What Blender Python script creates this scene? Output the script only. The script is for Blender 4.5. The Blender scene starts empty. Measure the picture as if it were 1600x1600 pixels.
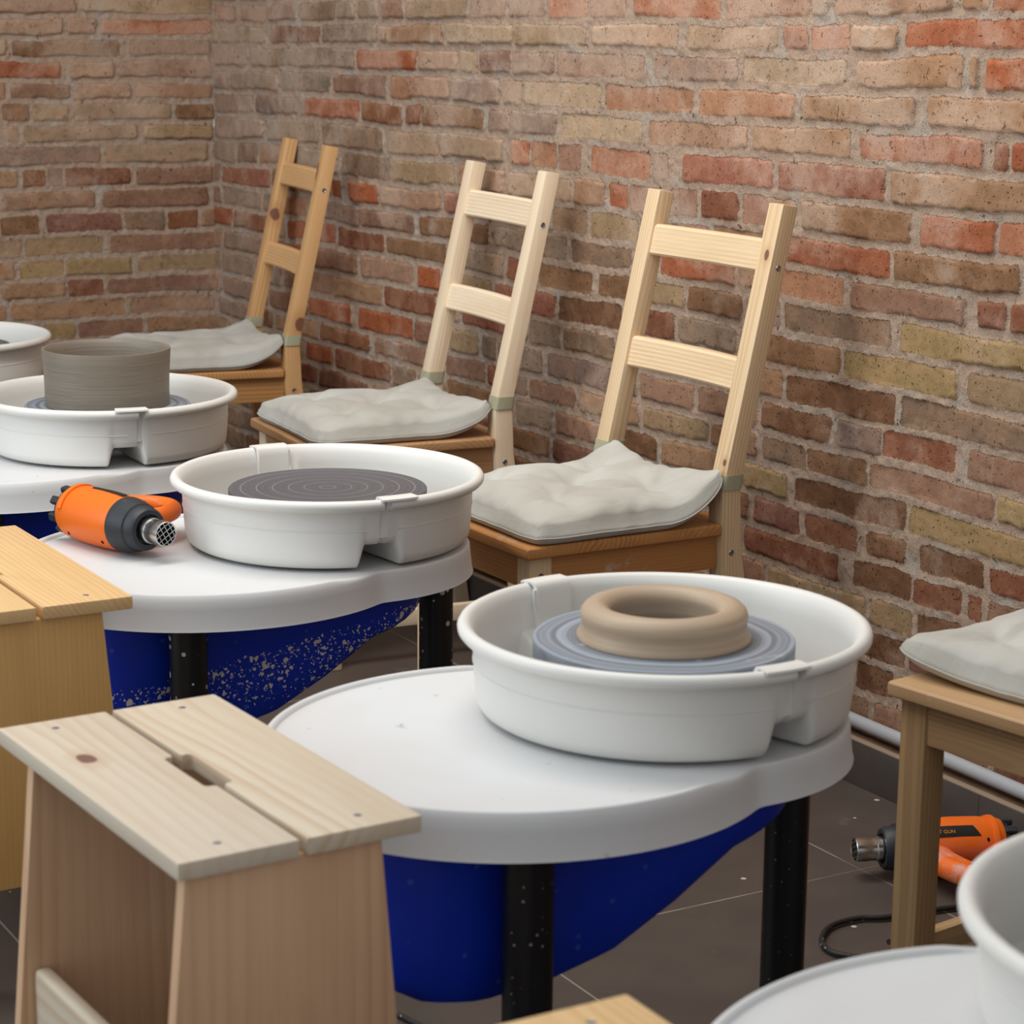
import bpy, bmesh, math, random
import numpy as np
from mathutils import Matrix, Vector
PI = math.pi
C = bpy.context.scene.collection
random.seed(7)
rs = np.random.RandomState(11)

# ------------------------------------------------------------------ helpers
def lin(c, k=1.0):
    o = []
    for v in c:
        v = v/255.0
        o.append((v/12.92 if v <= .04045 else ((v+.055)/1.055)**2.4)*k)
    return tuple(o)+(1.0,)

class MB:
    """collects geometry for one mesh object"""
    def __init__(s): s.v = []; s.f = []; s.g = []; s.m = []
    def add(s, v, f, M=None, grain='x', off=None, mi=0):
        if off is None: off = (random.uniform(-2, 2), random.uniform(-.12, .12), random.uniform(-.12, .12))
        n = len(s.v)
        for p in v:
            p = Vector(p)
            if callable(grain): g = grain(p)
            elif grain == 'x': g = (p.x, p.y, p.z)
            elif grain == 'y': g = (p.y, p.x, p.z)
            else: g = (p.z, p.y, p.x)
            s.g.append((g[0]+off[0], g[1]+off[1], g[2]+off[2]))
            s.v.append(M @ p if M is not None else p)
        for q in f:
            s.f.append([i+n for i in q]); s.m.append(mi)
        return s
    def build(s, name, mats, parent=None, angle=35):
        me = bpy.data.meshes.new(name)
        me.from_pydata([tuple(p) for p in s.v], [], s.f)
        at = me.attributes.new('gc', 'FLOAT_VECTOR', 'POINT')
        at.data.foreach_set('vector', np.array(s.g, dtype=np.float32).ravel())
        mats = mats if isinstance(mats, (list, tuple)) else [mats]
        for m in mats: me.materials.append(m)
        if len(mats) > 1: me.polygons.foreach_set('material_index', s.m)
        me.polygons.foreach_set('use_smooth', [True]*len(me.polygons))
        me.update()
        bm = bmesh.new(); bm.from_mesh(me); bmesh.ops.recalc_face_normals(bm, faces=bm.faces[:]); bm.to_mesh(me); bm.free()
        me.set_sharp_from_angle(angle=math.radians(angle))
        o = bpy.data.objects.new(name, me); C.objects.link(o)
        if parent is not None: o.parent = parent
        return o

_bb = {}
def bbox(sx, sy, sz, b=.003, seg=2):
    k = (round(sx, 5), round(sy, 5), round(sz, 5), b, seg)
    if k not in _bb:
        bm = bmesh.new(); bmesh.ops.create_cube(bm, size=1)
        for v in bm.verts: v.co = Vector((v.co.x*sx, v.co.y*sy, v.co.z*sz))
        if b > 0: bmesh.ops.bevel(bm, geom=bm.edges[:], offset=b, segments=seg, profile=.6, affect='EDGES')
        bm.verts.index_update()
        _bb[k] = ([v.co.copy() for v in bm.verts], [[v.index for v in f.verts] for f in bm.faces]); bm.free()
    return _bb[k]
def T(x=0, y=0, z=0): return Matrix.Translation((x, y, z))
def RZ(a): return Matrix.Rotation(a, 4, 'Z')
def RX(a): return Matrix.Rotation(a, 4, 'X')
def RY(a): return Matrix.Rotation(a, 4, 'Y')
def box(mb, c, s, b=.003, grain='x', M=None, seg=2, mi=0):
    v, f = bbox(*s, b, seg); t = T(*c)
    return mb.add(v, f, (M @ t) if M is not None else t, grain, mi=mi)
def prism(mb, outline, t, axis='y', b=.004, grain='x', M=None, seg=2):
    """2-D outline extruded by t along an axis, edges bevelled"""
    bm = bmesh.new(); vs = []
    for p in outline:
        q = {'y': (p[0], -t/2, p[1]), 'z': (p[0], p[1], -t/2), 'x': (-t/2, p[0], p[1])}[axis]
        vs.append(bm.verts.new(q))
    f = bm.faces.new(vs)
    r = bmesh.ops.extrude_face_region(bm, geom=[f])
    d = {'y': (0, t, 0), 'z': (0, 0, t), 'x': (t, 0, 0)}[axis]
    bmesh.ops.translate(bm, vec=d, verts=[e for e in r['geom'] if isinstance(e, bmesh.types.BMVert)])
    bmesh.ops.recalc_face_normals(bm, faces=bm.faces[:])
    if b > 0:
        es = [e for e in bm.edges if len(e.link_faces) == 2 and e.calc_face_angle(0) > .6]
        bmesh.ops.bevel(bm, geom=es, offset=b, segments=seg, profile=.6, affect='EDGES', clamp_overlap=True)
    bm.verts.index_update()
    mb.add([v.co.copy() for v in bm.verts], [[v.index for v in q.verts] for q in bm.faces], M, grain); bm.free()
    return mb
def lathe(mb, prof, n=64, M=None, a0=0.0, a1=2*PI, axis='z', mi=0):
    full = abs(a1-a0-2*PI) < 1e-6; k = len(prof); v = []; f = []
    cols = n if full else n+1
    for i in range(cols):
        a = a0+(a1-a0)*i/n; c, s = math.cos(a), math.sin(a)
        for r, z in prof: v.append((r*c, r*s, z) if axis == 'z' else (z, r*c, r*s))
    for i in range(n):
        j = (i+1) % cols
        for q in range(k-1):
            f.append([i*k+q, j*k+q, j*k+q+1, i*k+q+1])
    mb.add(v, f, M, mi=mi); return mb
def sweep(mb, path, ry, rz, n=12, up=(0, 0, 1), closed=False, M=None, sub=8):
    """elliptical tube along a Catmull-Rom path"""
    P = [Vector(p) for p in path]; pts = []
    N = len(P)
    rng = range(N if closed else N-1)
    for i in rng:
        if closed: a, b, c, d = P[(i-1) % N], P[i], P[(i+1) % N], P[(i+2) % N]
        else: a, b, c, d = P[max(i-1, 0)], P[i], P[i+1], P[min(i+2, N-1)]
        for j in range(sub):
            t = j/sub
            pts.append(.5*((2*b)+(-a+c)*t+(2*a-5*b+4*c-d)*t*t+(-a+3*b-3*c+d)*t**3))
    if not closed: pts.append(P[-1])
    up = Vector(up); v = []; f = []; L = len(pts)
    for i, p in enumerate(pts):
        if closed: t = pts[(i+1) % L]-pts[i-1]
        else: t = pts[min(i+1, L-1)]-pts[max(i-1, 0)]
        t.normalize(); s = up.cross(t)
        if s.length < 1e-4: s = Vector((1, 0, 0))
        s.normalize(); w = t.cross(s)
        for k in range(n):
            a = 2*PI*k/n; v.append(p+s*(ry*math.cos(a))+w*(rz*math.sin(a)))
    for i in range(L if closed else L-1):
        j = (i+1) % L
        for k in range(n):
            m = (k+1) % n; f.append([i*n+k, i*n+m, j*n+m, j*n+k])
    if not closed: f.append(list(range(n))[::-1]); f.append([(L-1)*n+k for k in range(n)])
    mb.add(v, f, M); return mb

def tag(o, label, cat, group=None):
    o['label'] = label; o['category'] = cat
    if group: o['group'] = group
    return o
def thing(name, label, cat, loc=(0, 0, 0), rz=0.0, group=None):
    o = bpy.data.objects.new(name, None); C.objects.link(o); o.empty_display_size = .05
    o.location = loc; o.rotation_euler = (0, 0, rz); return tag(o, label, cat, group)

# ------------------------------------------------------------------ materials
class N:
    def __init__(s, name, rough=.5, spec=.5, color=(1, 1, 1, 1)):
        s.mat = bpy.data.materials.new(name); s.mat.use_nodes = True
        s.t = s.mat.node_tree; s.b = s.t.nodes['Principled BSDF']
        s.b.inputs['Roughness'].default_value = rough; s.b.inputs['Specular IOR Level'].default_value = spec
        s.b.inputs['Base Color'].default_value = color
    def n(s, typ, **kw):
        x = s.t.nodes.new(typ)
        for k, v in kw.items():
            if k in x.inputs.keys():
                if isinstance(v, bpy.types.NodeSocket): s.t.links.new(v, x.inputs[k])
                else: x.inputs[k].default_value = v
            else: setattr(x, k, v)
        return x
    def link(s, a, b): s.t.links.new(a, b)
    def val(s, x, sock):
        if isinstance(x, bpy.types.NodeSocket): s.link(x, sock)
        else: sock.default_value = x
    def math(s, op, a, b=0.0, c=None, clamp=False):
        x = s.t.nodes.new('ShaderNodeMath'); x.operation = op; x.use_clamp = clamp
        s.val(a, x.inputs[0]); s.val(b, x.inputs[1])
        if c is not None: s.val(c, x.inputs[2])
        return x.outputs[0]
    def vmul(s, a, b):
        x = s.t.nodes.new('ShaderNodeVectorMath'); x.operation = 'MULTIPLY'
        s.val(a, x.inputs[0]); s.val(b, x.inputs[1]); return x.outputs[0]
    def vadd(s, a, b):
        x = s.t.nodes.new('ShaderNodeVectorMath'); x.operation = 'ADD'
        s.val(a, x.inputs[0]); s.val(b, x.inputs[1]); return x.outputs[0]
    def noise(s, vec, scale, detail=3, rough=.5):
        return s.n('ShaderNodeTexNoise', Vector=vec, Scale=scale, Detail=detail, Roughness=rough).outputs[0]
    def attr(s, name, out='Vector'):
        a = s.t.nodes.new('ShaderNodeAttribute'); a.attribute_name = name; return a.outputs[out]
    def mix(s, fac, a, b, mode='MIX'):
        x = s.t.nodes.new('ShaderNodeMix'); x.data_type = 'RGBA'; x.blend_type = mode
        s.val(fac, x.inputs[0]); s.val(a, x.inputs[6]); s.val(b, x.inputs[7]); return x.outputs[2]
    def smooth(s, x, lo, hi, a=0.0, b=1.0):
        m = s.t.nodes.new('ShaderNodeMapRange'); m.interpolation_type = 'SMOOTHSTEP'
        s.val(x, m.inputs[0]); s.val(lo, m.inputs[1]); s.val(hi, m.inputs[2]); s.val(a, m.inputs[3]); s.val(b, m.inputs[4])
        return m.outputs[0]
    def bump(s, h, strength=.3, dist=.002):
        x = s.n('ShaderNodeBump', Height=h, Strength=strength, Distance=dist); s.link(x.outputs[0], s.b.inputs['Normal']); return x
    def color(s, c): s.val(c, s.b.inputs['Base Color'])
    def obj(s): return s.n('ShaderNodeTexCoord').outputs['Object']

def pine(name, light, dark, rings=95, contrast=.75, knots=(), smear=0.0):
    m = N(name, .5, .35)
    g = m.attr('gc')
    warp = m.n('ShaderNodeTexNoise', Vector=m.vmul(g, (1.6, 9, 9)), Scale=1.0, Detail=2.0)
    sx = m.n('ShaderNodeSeparateXYZ', Vector=g)
    w = m.math('MULTIPLY', m.math('SUBTRACT', warp.outputs[0], .5), .055)
    y = m.math('ADD', sx.outputs[1], w); z = m.math('ADD', sx.outputs[2], .06)
    r = m.math('SQRT', m.math('ADD', m.math('MULTIPLY', y, y), m.math('MULTIPLY', z, z)))
    ph = m.math('MULTIPLY', r, float(rings))
    fr = m.math('FRACT', ph)
    ring = m.math('MULTIPLY', m.smooth(fr, .25, .88), m.smooth(fr, .9, 1.0, 1.0, 0.0))
    wid = m.noise(m.vmul(g, (.8, 14, 14)), 1.0, 1)
    ring = m.math('MULTIPLY', ring, m.smooth(wid, .35, .65, .25, 1.0))
    fib = m.noise(m.vmul(g, (9, 420, 420)), 1.0, 2)
    c = m.mix(m.math('MULTIPLY', ring, contrast), light, dark)
    big = m.noise(m.vmul(g, (2.5, 16, 16)), 1.0, 2)
    c = m.mix(m.smooth(big, .42, .75, 0.0, .5), c, m.mix(.5, light, dark))
    c = m.mix(m.smooth(fib, .3, .7, .16, 0.0), c, dark)
    o = m.obj()
    for (p, rad, sx_) in knots:
        d = m.n('ShaderNodeVectorMath', operation='DISTANCE'); m.link(m.vmul(o, sx_), d.inputs[0]); d.inputs[1].default_value = tuple(a*b for a, b in zip(p, sx_))
        dd = m.math('ADD', d.outputs['Value'], m.math('MULTIPLY', m.math('SUBTRACT', m.noise(o, 60.0, 2), .5), rad*.5))
        c = m.mix(m.smooth(dd, rad*.9, rad*2.6, .45, 0.0), c, dark)
        c = m.mix(m.smooth(dd, rad*.75, rad, .9, 0.0), c, lin((112, 70, 58)))
    if smear > 0:
        q = m.noise(o, 14.0, 4, .6)
        c = m.mix(m.smooth(q, .6, .68, 0.0, smear), c, lin((200, 190, 178)))
    m.color(c); m.bump(m.math('ADD', m.math('MULTIPLY', fib, .5), ring), .12, .0006)
    return m.mat

def plain(name, col, rough=.5, spec=.5, metal=0.0, vary=.08, scale=40.0, bump=0.0, specks=None):
    m = N(name, rough, spec); o = m.obj(); n = m.noise(o, scale, 4)
    c = m.mix(m.smooth(n, .3, .7, 0.0, vary), col, tuple(x*.55 for x in col[:3])+(1,))
    if specks:
        vor = m.n('ShaderNodeTexVoronoi', Vector=o, Scale=specks[1])
        rnd = m.n('ShaderNodeSeparateColor', Color=vor.outputs['Color']).outputs[0]
        th = m.math('MULTIPLY', m.math('POWER', rnd, 5.0), specks[2])
        c = m.mix(m.math('LESS_THAN', vor.outputs['Distance'], th), c, specks[0])
    m.color(c); m.b.inputs['Metallic'].default_value = metal
    if bump: m.bump(n, bump, .001)
    return m.mat

MAT = {}
MAT['white'] = plain('white_pan_plastic', lin((226, 224, 219)), .42, .45, vary=.03, scale=9)
def table_mat(seed, dirt):
    m = N('white_table_plastic', .55, .35); o = m.vadd(m.obj(), (seed, seed*.7, 0))
    n = m.noise(o, 6.0, 3); c = m.mix(m.smooth(n, .35, .7, 0.0, .5), lin((215, 216, 217)), lin((211, 206, 204)))
    sp = m.noise(o, 38.0, 3, .6); c = m.mix(m.smooth(sp, .70, .76, 0.0, dirt), c, lin((142, 128, 118)))
    m.color(c); m.bump(m.noise(o, 900.0, 1), .05, .0004); return m.mat
MAT['black'] = plain('black_powder_coat', (.006, .006, .007, 1), .38, .4, vary=.0, specks=((.35, .35, .34, 1), 150.0, .22))
MAT['black_splash'] = plain('black_powder_coat_splashed', (.008, .008, .009, 1), .38, .4, vary=.0, specks=((.5, .5, .48, 1), 90.0, .45))
MAT['steel'] = plain('brushed_steel', (.62, .61, .6, 1), .25, .5, 1.0, vary=.25, scale=30)
MAT['screw'] = plain('zinc_screw', (.30, .30, .31, 1), .35, .5, 1.0, vary=.3, scale=300)
MAT['dark'] = plain('charcoal_plastic', (.022, .026, .032, 1), .5, .45, vary=.2, scale=50)
MAT['hole'] = plain('hole_shade_black', (.004, .004, .004, 1), .8, .2)  # near-black colour paints in the shade inside the nozzle and screw recesses
MAT['orange'] = plain('orange_plastic', (.86, .165, .008, 1), .42, .4, vary=.06, scale=30)
MAT['rubber'] = plain('black_rubber_cord', (.016, .015, .014, 1), .55, .4, vary=.2, specks=((.3, .28, .26, 1), 160.0, .35))
MAT['pipe'] = plain('grey_pvc', lin((172, 174, 178)), .35, .5, vary=.1, scale=25, specks=((.6, .58, .55, 1), 110.0, .12))
MAT['strap'] = plain('sage_elastic', lin((172, 168, 142)), .8, .2, vary=.15, scale=400)
MAT['labeltext'] = plain('orange_print', (.7, .22, .03, 1), .6, .2)
MAT['labelgrey'] = plain('black_sticker', (.012, .012, .012, 1), .45, .4, vary=.2, specks=((.42, .40, .38, 1), 60.0, .2))

def orange_dusty():
    m = N('orange_plastic_dusty', .5, .35); o = m.obj()
    c = m.mix(m.smooth(m.noise(o, 30.0, 3), .3, .7, 0.0, .08), (.84, .15, .008, 1), (.5, .08, .005, 1))
    q = m.noise(o, 21.0, 5, .68); m2 = m.n('ShaderNodeSeparateXYZ', Vector=o)
    h = m.smooth(m2.outputs[1], .03, .075)            # handle carries most of the dried clay
    c = m.mix(m.math('MULTIPLY', m.smooth(q, .44, .58), m.math('MULTIPLY', h, .75)), c, lin((205, 160, 150)))
    q2 = m.noise(m.vadd(o, (3, 1, 2)), 17.0, 2)
    c = m.mix(m.smooth(q2, .665, .685, 0.0, .75), c, lin((208, 178, 172)))
    m.color(c); return m.mat
MAT['orange_dusty'] = orange_dusty()

def fabric():
    m = N('linen_canvas', .92, .12); o = m.obj()
    w1 = m.n('ShaderNodeTexWave', Vector=o, Scale=150.0, bands_direction='X').outputs[1]
    w2 = m.n('ShaderNodeTexWave', Vector=o, Scale=150.0, bands_direction='Y').outputs[1]
    w = m.math('MULTIPLY', w1, w2); n = m.noise(o, 7.0, 3)
    c = m.mix(m.smooth(n, .3, .75), lin((190, 189, 182)), lin((176, 172, 162)))
    c = m.mix(m.math('MULTIPLY', w, .10), c, lin((150, 142, 130)))
    m.color(c)
    wr = m.n('ShaderNodeTexNoise', Vector=m.vmul(o, (14, 30, 14)), Scale=1.0, Detail=3.0, Distortion=.6).outputs[0]
    m.bump(m.math('ADD', m.math('MULTIPLY', w, .05), m.math('MULTIPLY', wr, 1.3)), .32, .006)
    m.b.inputs['Sheen Weight'].default_value = .2
    return m.mat
MAT['fabric'] = fabric()

def blue(name, splash):
    m = N(name, .48, .35); o = m.obj()
    c = m.mix(m.smooth(m.noise(o, 5.0, 2), .3, .7), (.0004, .026, .42, 1), (.0006, .031, .50, 1))
    s = m.n('ShaderNodeSeparateXYZ', Vector=o)
    vor = m.n('ShaderNodeTexVoronoi', Vector=o, Scale=70.0)
    rnd = m.n('ShaderNodeSeparateColor', Color=vor.outputs['Color']).outputs[0]
    th = m.math('MULTIPLY', m.math('POWER', rnd, 6.0), .25)
    c = m.mix(m.math('MULTIPLY', m.math('LESS_THAN', vor.outputs['Distance'], th), .35), c, (.1, .2, .4, 1))
    if splash:
        # clay thrown against the tub in a rising band
        t = m.math('SUBTRACT', s.outputs[2], m.math('MULTIPLY', s.outputs[0], .16))
        band = m.math('MULTIPLY', m.smooth(t, .29, .355), m.smooth(t, .395, .41, 1.0, 0.0))
        band = m.math('MAXIMUM', band, m.smooth(t, .24, .33, 0.0, .35))
        band = m.math('MULTIPLY', band, m.smooth(t, .40, .412, 1.0, 0.0))
        wv = m.vadd(o, m.vmul(m.n('ShaderNodeTexNoise', Vector=o, Scale=90.0, Detail=2.0).outputs[1], (.012, .012, .012)))
        for sc, hi, pw in ((66.0, .58, 4.0), (125.0, .55, 2.8), (230.0, .55, 2.2)):
            v2 = m.n('ShaderNodeTexVoronoi', Vector=wv, Scale=sc)
            r2 = m.n('ShaderNodeSeparateColor', Color=v2.outputs['Color']).outputs[1]
            th = m.math('MULTIPLY', m.math('MULTIPLY', m.math('POWER', r2, pw), hi), band)
            c = m.mix(m.math('LESS_THAN', v2.outputs['Distance'], th), c, lin((214, 207, 197)))
    m.color(c); m.bump(m.noise(o, 500.0, 1), .06, .0004); return m.mat
MAT['blue'] = blue('blue_tub_plastic', False); MAT['blue_splash'] = blue('blue_tub_plastic_splashed', True)

def disc(name, base, dark, slip):
    m = N(name, .5, .4); o = m.obj(); s = m.n('ShaderNodeSeparateXYZ', Vector=o)
    nz = m.math('MULTIPLY', m.math('SUBTRACT', m.noise(o, 9.0, 3), .5), .012)
    r = m.math('ADD', m.math('SQRT', m.math('ADD', m.math('MULTIPLY', s.outputs[0], s.outputs[0]), m.math('MULTIPLY', s.outputs[1], s.outputs[1]))), nz if slip else m.math('MULTIPLY', nz, .05))
    cb = m.n('ShaderNodeCombineXYZ', X=r, Y=m.math('MULTIPLY', s.outputs[2], .2)).outputs[0]
    n = m.noise(cb, 150.0 if slip else 420.0, 4, .65)
    c = m.mix(m.smooth(n, .35, .65), dark, base)
    if slip:
        c = m.mix(m.smooth(m.noise(cb, 70.0, 2), .5, .72, 0.0, .75), c, lin((176, 182, 192)))
        c = m.mix(m.smooth(m.noise(m.vadd(o, (1, 4, 0)), 26.0, 3), .62, .72, 0.0, .5), c, lin((190, 190, 190)))
    else:
        fr = m.math('FRACT', m.math('MULTIPLY', r, 1/.0247))
        c = m.mix(m.math('MULTIPLY', m.math('LESS_THAN', m.math('ABSOLUTE', m.math('SUBTRACT', fr, .5)), .02), .6), c, lin((178, 172, 176)))
    m.color(c); m.bump(n, .15, .0006); return m.mat
MAT['disc_dark'] = disc('grey_bat', lin((98, 97, 100)), lin((80, 79, 82)), False)
MAT['disc_slip'] = disc('slip_smeared_bat', lin((154, 164, 176)), lin((108, 114, 124)), True)

def clay(name, c0, c1, lines):
    m = N(name, .46, .4); o = m.obj(); s = m.n('ShaderNodeSeparateXYZ', Vector=o)
    cb = m.n('ShaderNodeCombineXYZ', X=m.math('MULTIPLY', m.noise(o, 6.0, 1), .01), Z=s.outputs[2]).outputs[0]
    n = m.noise(cb, lines, 4, .6)
    c = m.mix(m.smooth(n, .3, .7), c0, c1); m.color(c); m.bump(n, .25, .0012); return m.mat
MAT['clay_grey'] = clay('wet_grey_clay', lin((140, 130, 117)), lin((122, 112, 100)), 420.0)
MAT['clay_beige'] = clay('beige_clay', lin((184, 162, 138)), lin((166, 145, 122)), 120.0)

# ------------------------------------------------------------------ camera (set once, used for reading wall positions off measured sight lines)
F_PX = 3560.6246; CAM = np.array([-2.4153, -5.7674, 1.2849])
yaw, pit, rol = [math.radians(a) for a in (-30.1508, 12.1493, -.5498)]
Fv = np.array([-math.sin(yaw)*math.cos(pit), math.cos(yaw)*math.cos(pit), -math.sin(pit)])
R0 = np.array([math.cos(yaw), math.sin(yaw), 0]); U0 = np.cross(R0, Fv)
Rv = math.cos(rol)*R0-math.sin(rol)*U0; Uv = math.sin(rol)*R0+math.cos(rol)*U0
cam = bpy.data.cameras.new('camera'); co = bpy.data.objects.new('camera', cam); C.objects.link(co)
co.matrix_world = Matrix(((Rv[0], Uv[0], -Fv[0], CAM[0]), (Rv[1], Uv[1], -Fv[1], CAM[1]), (Rv[2], Uv[2], -Fv[2], CAM[2]), (0, 0, 0, 1)))
cam.sensor_width = 36; cam.sensor_fit = 'HORIZONTAL'; cam.lens = F_PX/1600*36
cam.clip_start = .05; cam.clip_end = 60
cam.dof.use_dof = True; cam.dof.focus_distance = 3.75; cam.dof.aperture_fstop = 9.0
bpy.context.scene.camera = co
def un(px, py, ax, val):
    d = Fv+Rv*(px-800)/F_PX-Uv*(py-800)/F_PX; t = (val-CAM[ax])/d[ax]; return CAM+t*d

# ------------------------------------------------------------------ brick walls
COL = dict(pink=(176, 132, 112), pinkgrey=(162, 136, 120), pinktan=(178, 138, 110), pinkred=(166, 100, 80), pinkbrown=(156, 116, 94),
    pinkcream=(196, 162, 134), salmon=(186, 116, 84), salmontan=(184, 130, 96), tan=(178, 137, 101), tanpink=(180, 140, 114), beige=(178, 152, 124),
    cream=(202, 178, 146), yellow=(176, 150, 98), yellowtan=(172, 146, 108), red=(176, 92, 58), redor=(180, 86, 44), redbrown=(136, 78, 54),
    brown=(134, 96, 64), darkbrown=(112, 74, 48), darkred=(122, 62, 44), greybrown=(136, 112, 90), grey=(138, 122, 106), greybeige=(156, 138, 116),
    greydark=(116, 108, 94), greypurple=(132, 112, 104), brownred=(142, 84, 50), brownpink=(140, 102, 84), redpurple=(126, 78, 66), dustpink=(168, 144, 128))
POOL = ['pinkgrey', 'pinktan', 'pinkbrown', 'tan', 'salmontan', 'greybrown', 'beige', 'brown', 'redbrown', 'red', 'yellowtan', 'dustpink', 'pinkred', 'greybeige', 'darkbrown']
LOWPOOL = ['brown', 'darkbrown', 'redbrown', 'greybrown', 'yellowtan', 'pinkbrown', 'tan', 'redpurple']
HIPOOL = ['dustpink', 'pinkgrey', 'greybeige', 'beige', 'pinktan', 'greybrown', 'grey']
# bricks of the long wall, read off the place: (left, right, course or sight-line height, colour)
J0 = [1.330, 1.2743, 1.2190, 1.160, 1.099, 1.041, .9755, .912, .853, .796, .7365, .674, .6125, .551, .496, .436, .378, .320, .262, .2, .14, .08, .02, -.04]
while J0[0] < 2.62: J0.insert(0, J0[0]+.0602)
K0 = [i for i, z in enumerate(J0) if abs(z-1.330) < 1e-6][0]
XW, YW = .05, .125                       # planes of the long wall and the end wall
J0 = [CAM[2]-(CAM[2]-z)*1.0207 for z in J0]
BR = {
 -1: [(343,371,'redor'),(374,420,'yellow'),(424,486,'salmon'),(502,555,'redbrown'),(596,673,'beige'),(680,790,'pinkgrey')],
 0: [(336,370,'pink'),(377,418,'pinkbrown'),(420,466,'pinkgrey'),(470,524,'greybrown'),(558,592,'greybrown'),(596,633,'brownpink'),(636,733,'beige'),(736,792,'pinkgrey'),(796,853,'pinkgrey'),(857,922,'salmon'),(924,980,'pink'),(993,1130,'salmon'),(1138,1268,'pink'),(1269,1297,'beige'),(1304,1490,'pinktan'),(1503,1553,'tan'),(1554,1680,'salmon')],
 1: [(343,414,'greybeige'),(424,502,'brownpink'),(505,589,'grey'),(593,694,'tan'),(699,803,'cream'),(805,920,'yellowtan'),(927,1065,'pinkcream'),(1077,1220,'beige'),(1226,1268,'pink'),(1269,1332,'red'),(1333,1404,'tan'),(1412,1620,'red')],
 2: [(336,386,'pinkgrey'),(392,467,'greybeige'),(469,555,'grey'),(558,652,'redor'),(655,717,'pinktan'),(720,749,'yellowtan'),(752,800,'brownpink'),(803,868,'pinkgrey'),(870,975,'pinkbrown'),(978,1010,'pinktan'),(1025,1157,'pinkgrey'),(1163,1324,'cream'),(1340,1510,'tan'),(1541,1700,'redor')],
 3: [(336,358,'pinkgrey'),(361,439,'greybeige'),(441,517,'greydark'),(524,605,'brownpink'),(611,705,'salmontan'),(708,783,'pinkgrey'),(786,820,'beige'),(822,945,'cream'),(950,1087,'salmontan'),(1095,1248,'salmontan'),(1257,1435,'tan'),(1452,1620,'tan')],
 4: [(336,398,'pinkgrey'),(402,467,'greypurple'),(480,561,'red'),(566,631,'brownred'),(636,658,'redbrown'),(660,758,'brown'),(765,797,'pinkgrey'),(800,875,'dustpink'),(880,1007,'cream'),(1015,1172,'pinktan'),(1180,1335,'tan'),(1345,1537,'red'),(1550,1575,'redbrown'),(1579,1700,'red')],
 5: [(338,414,'dustpink'),(420,500,'greybeige'),(505,600,'greybrown'),(604,688,'beige'),(692,786,'beige'),(798,832,'redor'),(833,874,'salmontan'),(876,912,'pink'),(925,1022,'salmon'),(1024,1050,'pinkgrey'),(1070,1210,'pinkred'),(1217,1390,'pinkred'),(1397,1620,'tan')],
 6: [(535,611,'greybrown'),(616,712,'yellowtan'),(718,790,'pinktan'),(795,895,'beige'),(900,948,'pinktan'),(953,985,'red'),(987,1046,'pink'),(1050,1094,'pink'),(1100,1157,'redbrown'),(1160,1245,'pink'),(1254,1430,'brown'),(1442,1557,'red'),(1560,1680,'salmon')],
 7: [(519,534,'redor'),(546,594,'redor'),(596,690,'pinktan'),(697,770,'pinkred'),(776,860,'pinktan'),(866,920,'beige'),(925,1000,'yellowtan'),(1006,1110,'pink'),(1116,1226,'pinktan'),(1232,1395,'red'),(1399,1597,'brown')],
 8: [(565,651,'brownpink'),(658,765,'brown'),(772,890,'greybeige'),(896,990,'greybrown'),(1035,1152,'red'),(1156,1214,'pinktan'),(1222,1319,'salmontan'),(1330,1510,'pinkbrown'),(1525,1575,'darkred'),(1579,1680,'redbrown')],
}
FREE = [(605,699,398,'brown'),(653,688,444,'redor'),(480,559,420,'pinkbrown'),(563,646,431,'tanpink'),(603,683,477,'redbrown'),(484,552,485,'red'),(561,648,507,'redor'),(502,580,531,'brownred'),(587,666,553,'pinkbrown'),(478,521,550,'redor'),(526,611,571,'redbrown'),(470,497,585,'darkred'),
 (349,424,280,'pinkred'),(367,418,345,'redbrown'),(352,410,315,'dustpink'),(352,420,385,'pinkgrey'),(350,400,430,'dustpink'),(352,420,465,'pinkgrey'),(345,395,500,'dustpink'),
 (844,929,450,'brown'),(937,990,460,'brown'),(876,974,498,'darkbrown'),(828,880,520,'grey'),(885,965,540,'greybrown'),(855,960,575,'greypurple'),(780,850,560,'grey'),(828,900,630,'pinkbrown'),(905,960,645,'tan'),(805,865,675,'greybeige'),(870,940,690,'pinkbrown'),(780,850,610,'pinkgrey'),
 (1075,1161,490,'brown'),(1060,1153,533,'greybeige'),(1000,1085,620,'tanpink'),(1006,1108,675,'yellowtan'),(1090,1140,640,'pinkbrown'),
 (714,790,420,'greybeige'),(705,750,540,'yellowtan'),(755,800,552,'grey'),(700,760,575,'pinkbrown'),
 (1230,1398,522,'greybrown'),(1410,1620,575,'yellow'),(1190,1315,570,'brown'),(1319,1500,612,'yellow'),(1515,1640,642,'yellowtan'),(1230,1402,636,'darkbrown'),(1410,1640,685,'greybrown'),(1190,1305,672,'darkbrown'),(1312,1380,700,'greypurple'),(1381,1495,722,'redbrown'),(1513,1640,765,'pinkbrown'),
 (1191,1262,718,'greybrown'),(1263,1358,738,'brown'),(1164,1234,765,'yellow'),(1361,1558,787,'pinkbrown'),(1562,1680,828,'yellow'),(1243,1416,806,'darkbrown'),(1420,1640,862,'yellow'),(1178,1253,826,'redpurple'),(1260,1344,855,'redbrown'),(1357,1418,885,'darkbrown'),(1437,1540,918,'darkbrown'),
 (1164,1313,885,'redbrown'),(1333,1428,930,'darkbrown'),(1430,1504,965,'redbrown'),(1364,1430,990,'yellowtan'),(1340,1417,1035,'darkbrown'),(1340,1398,1080,'darkbrown')]
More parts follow.
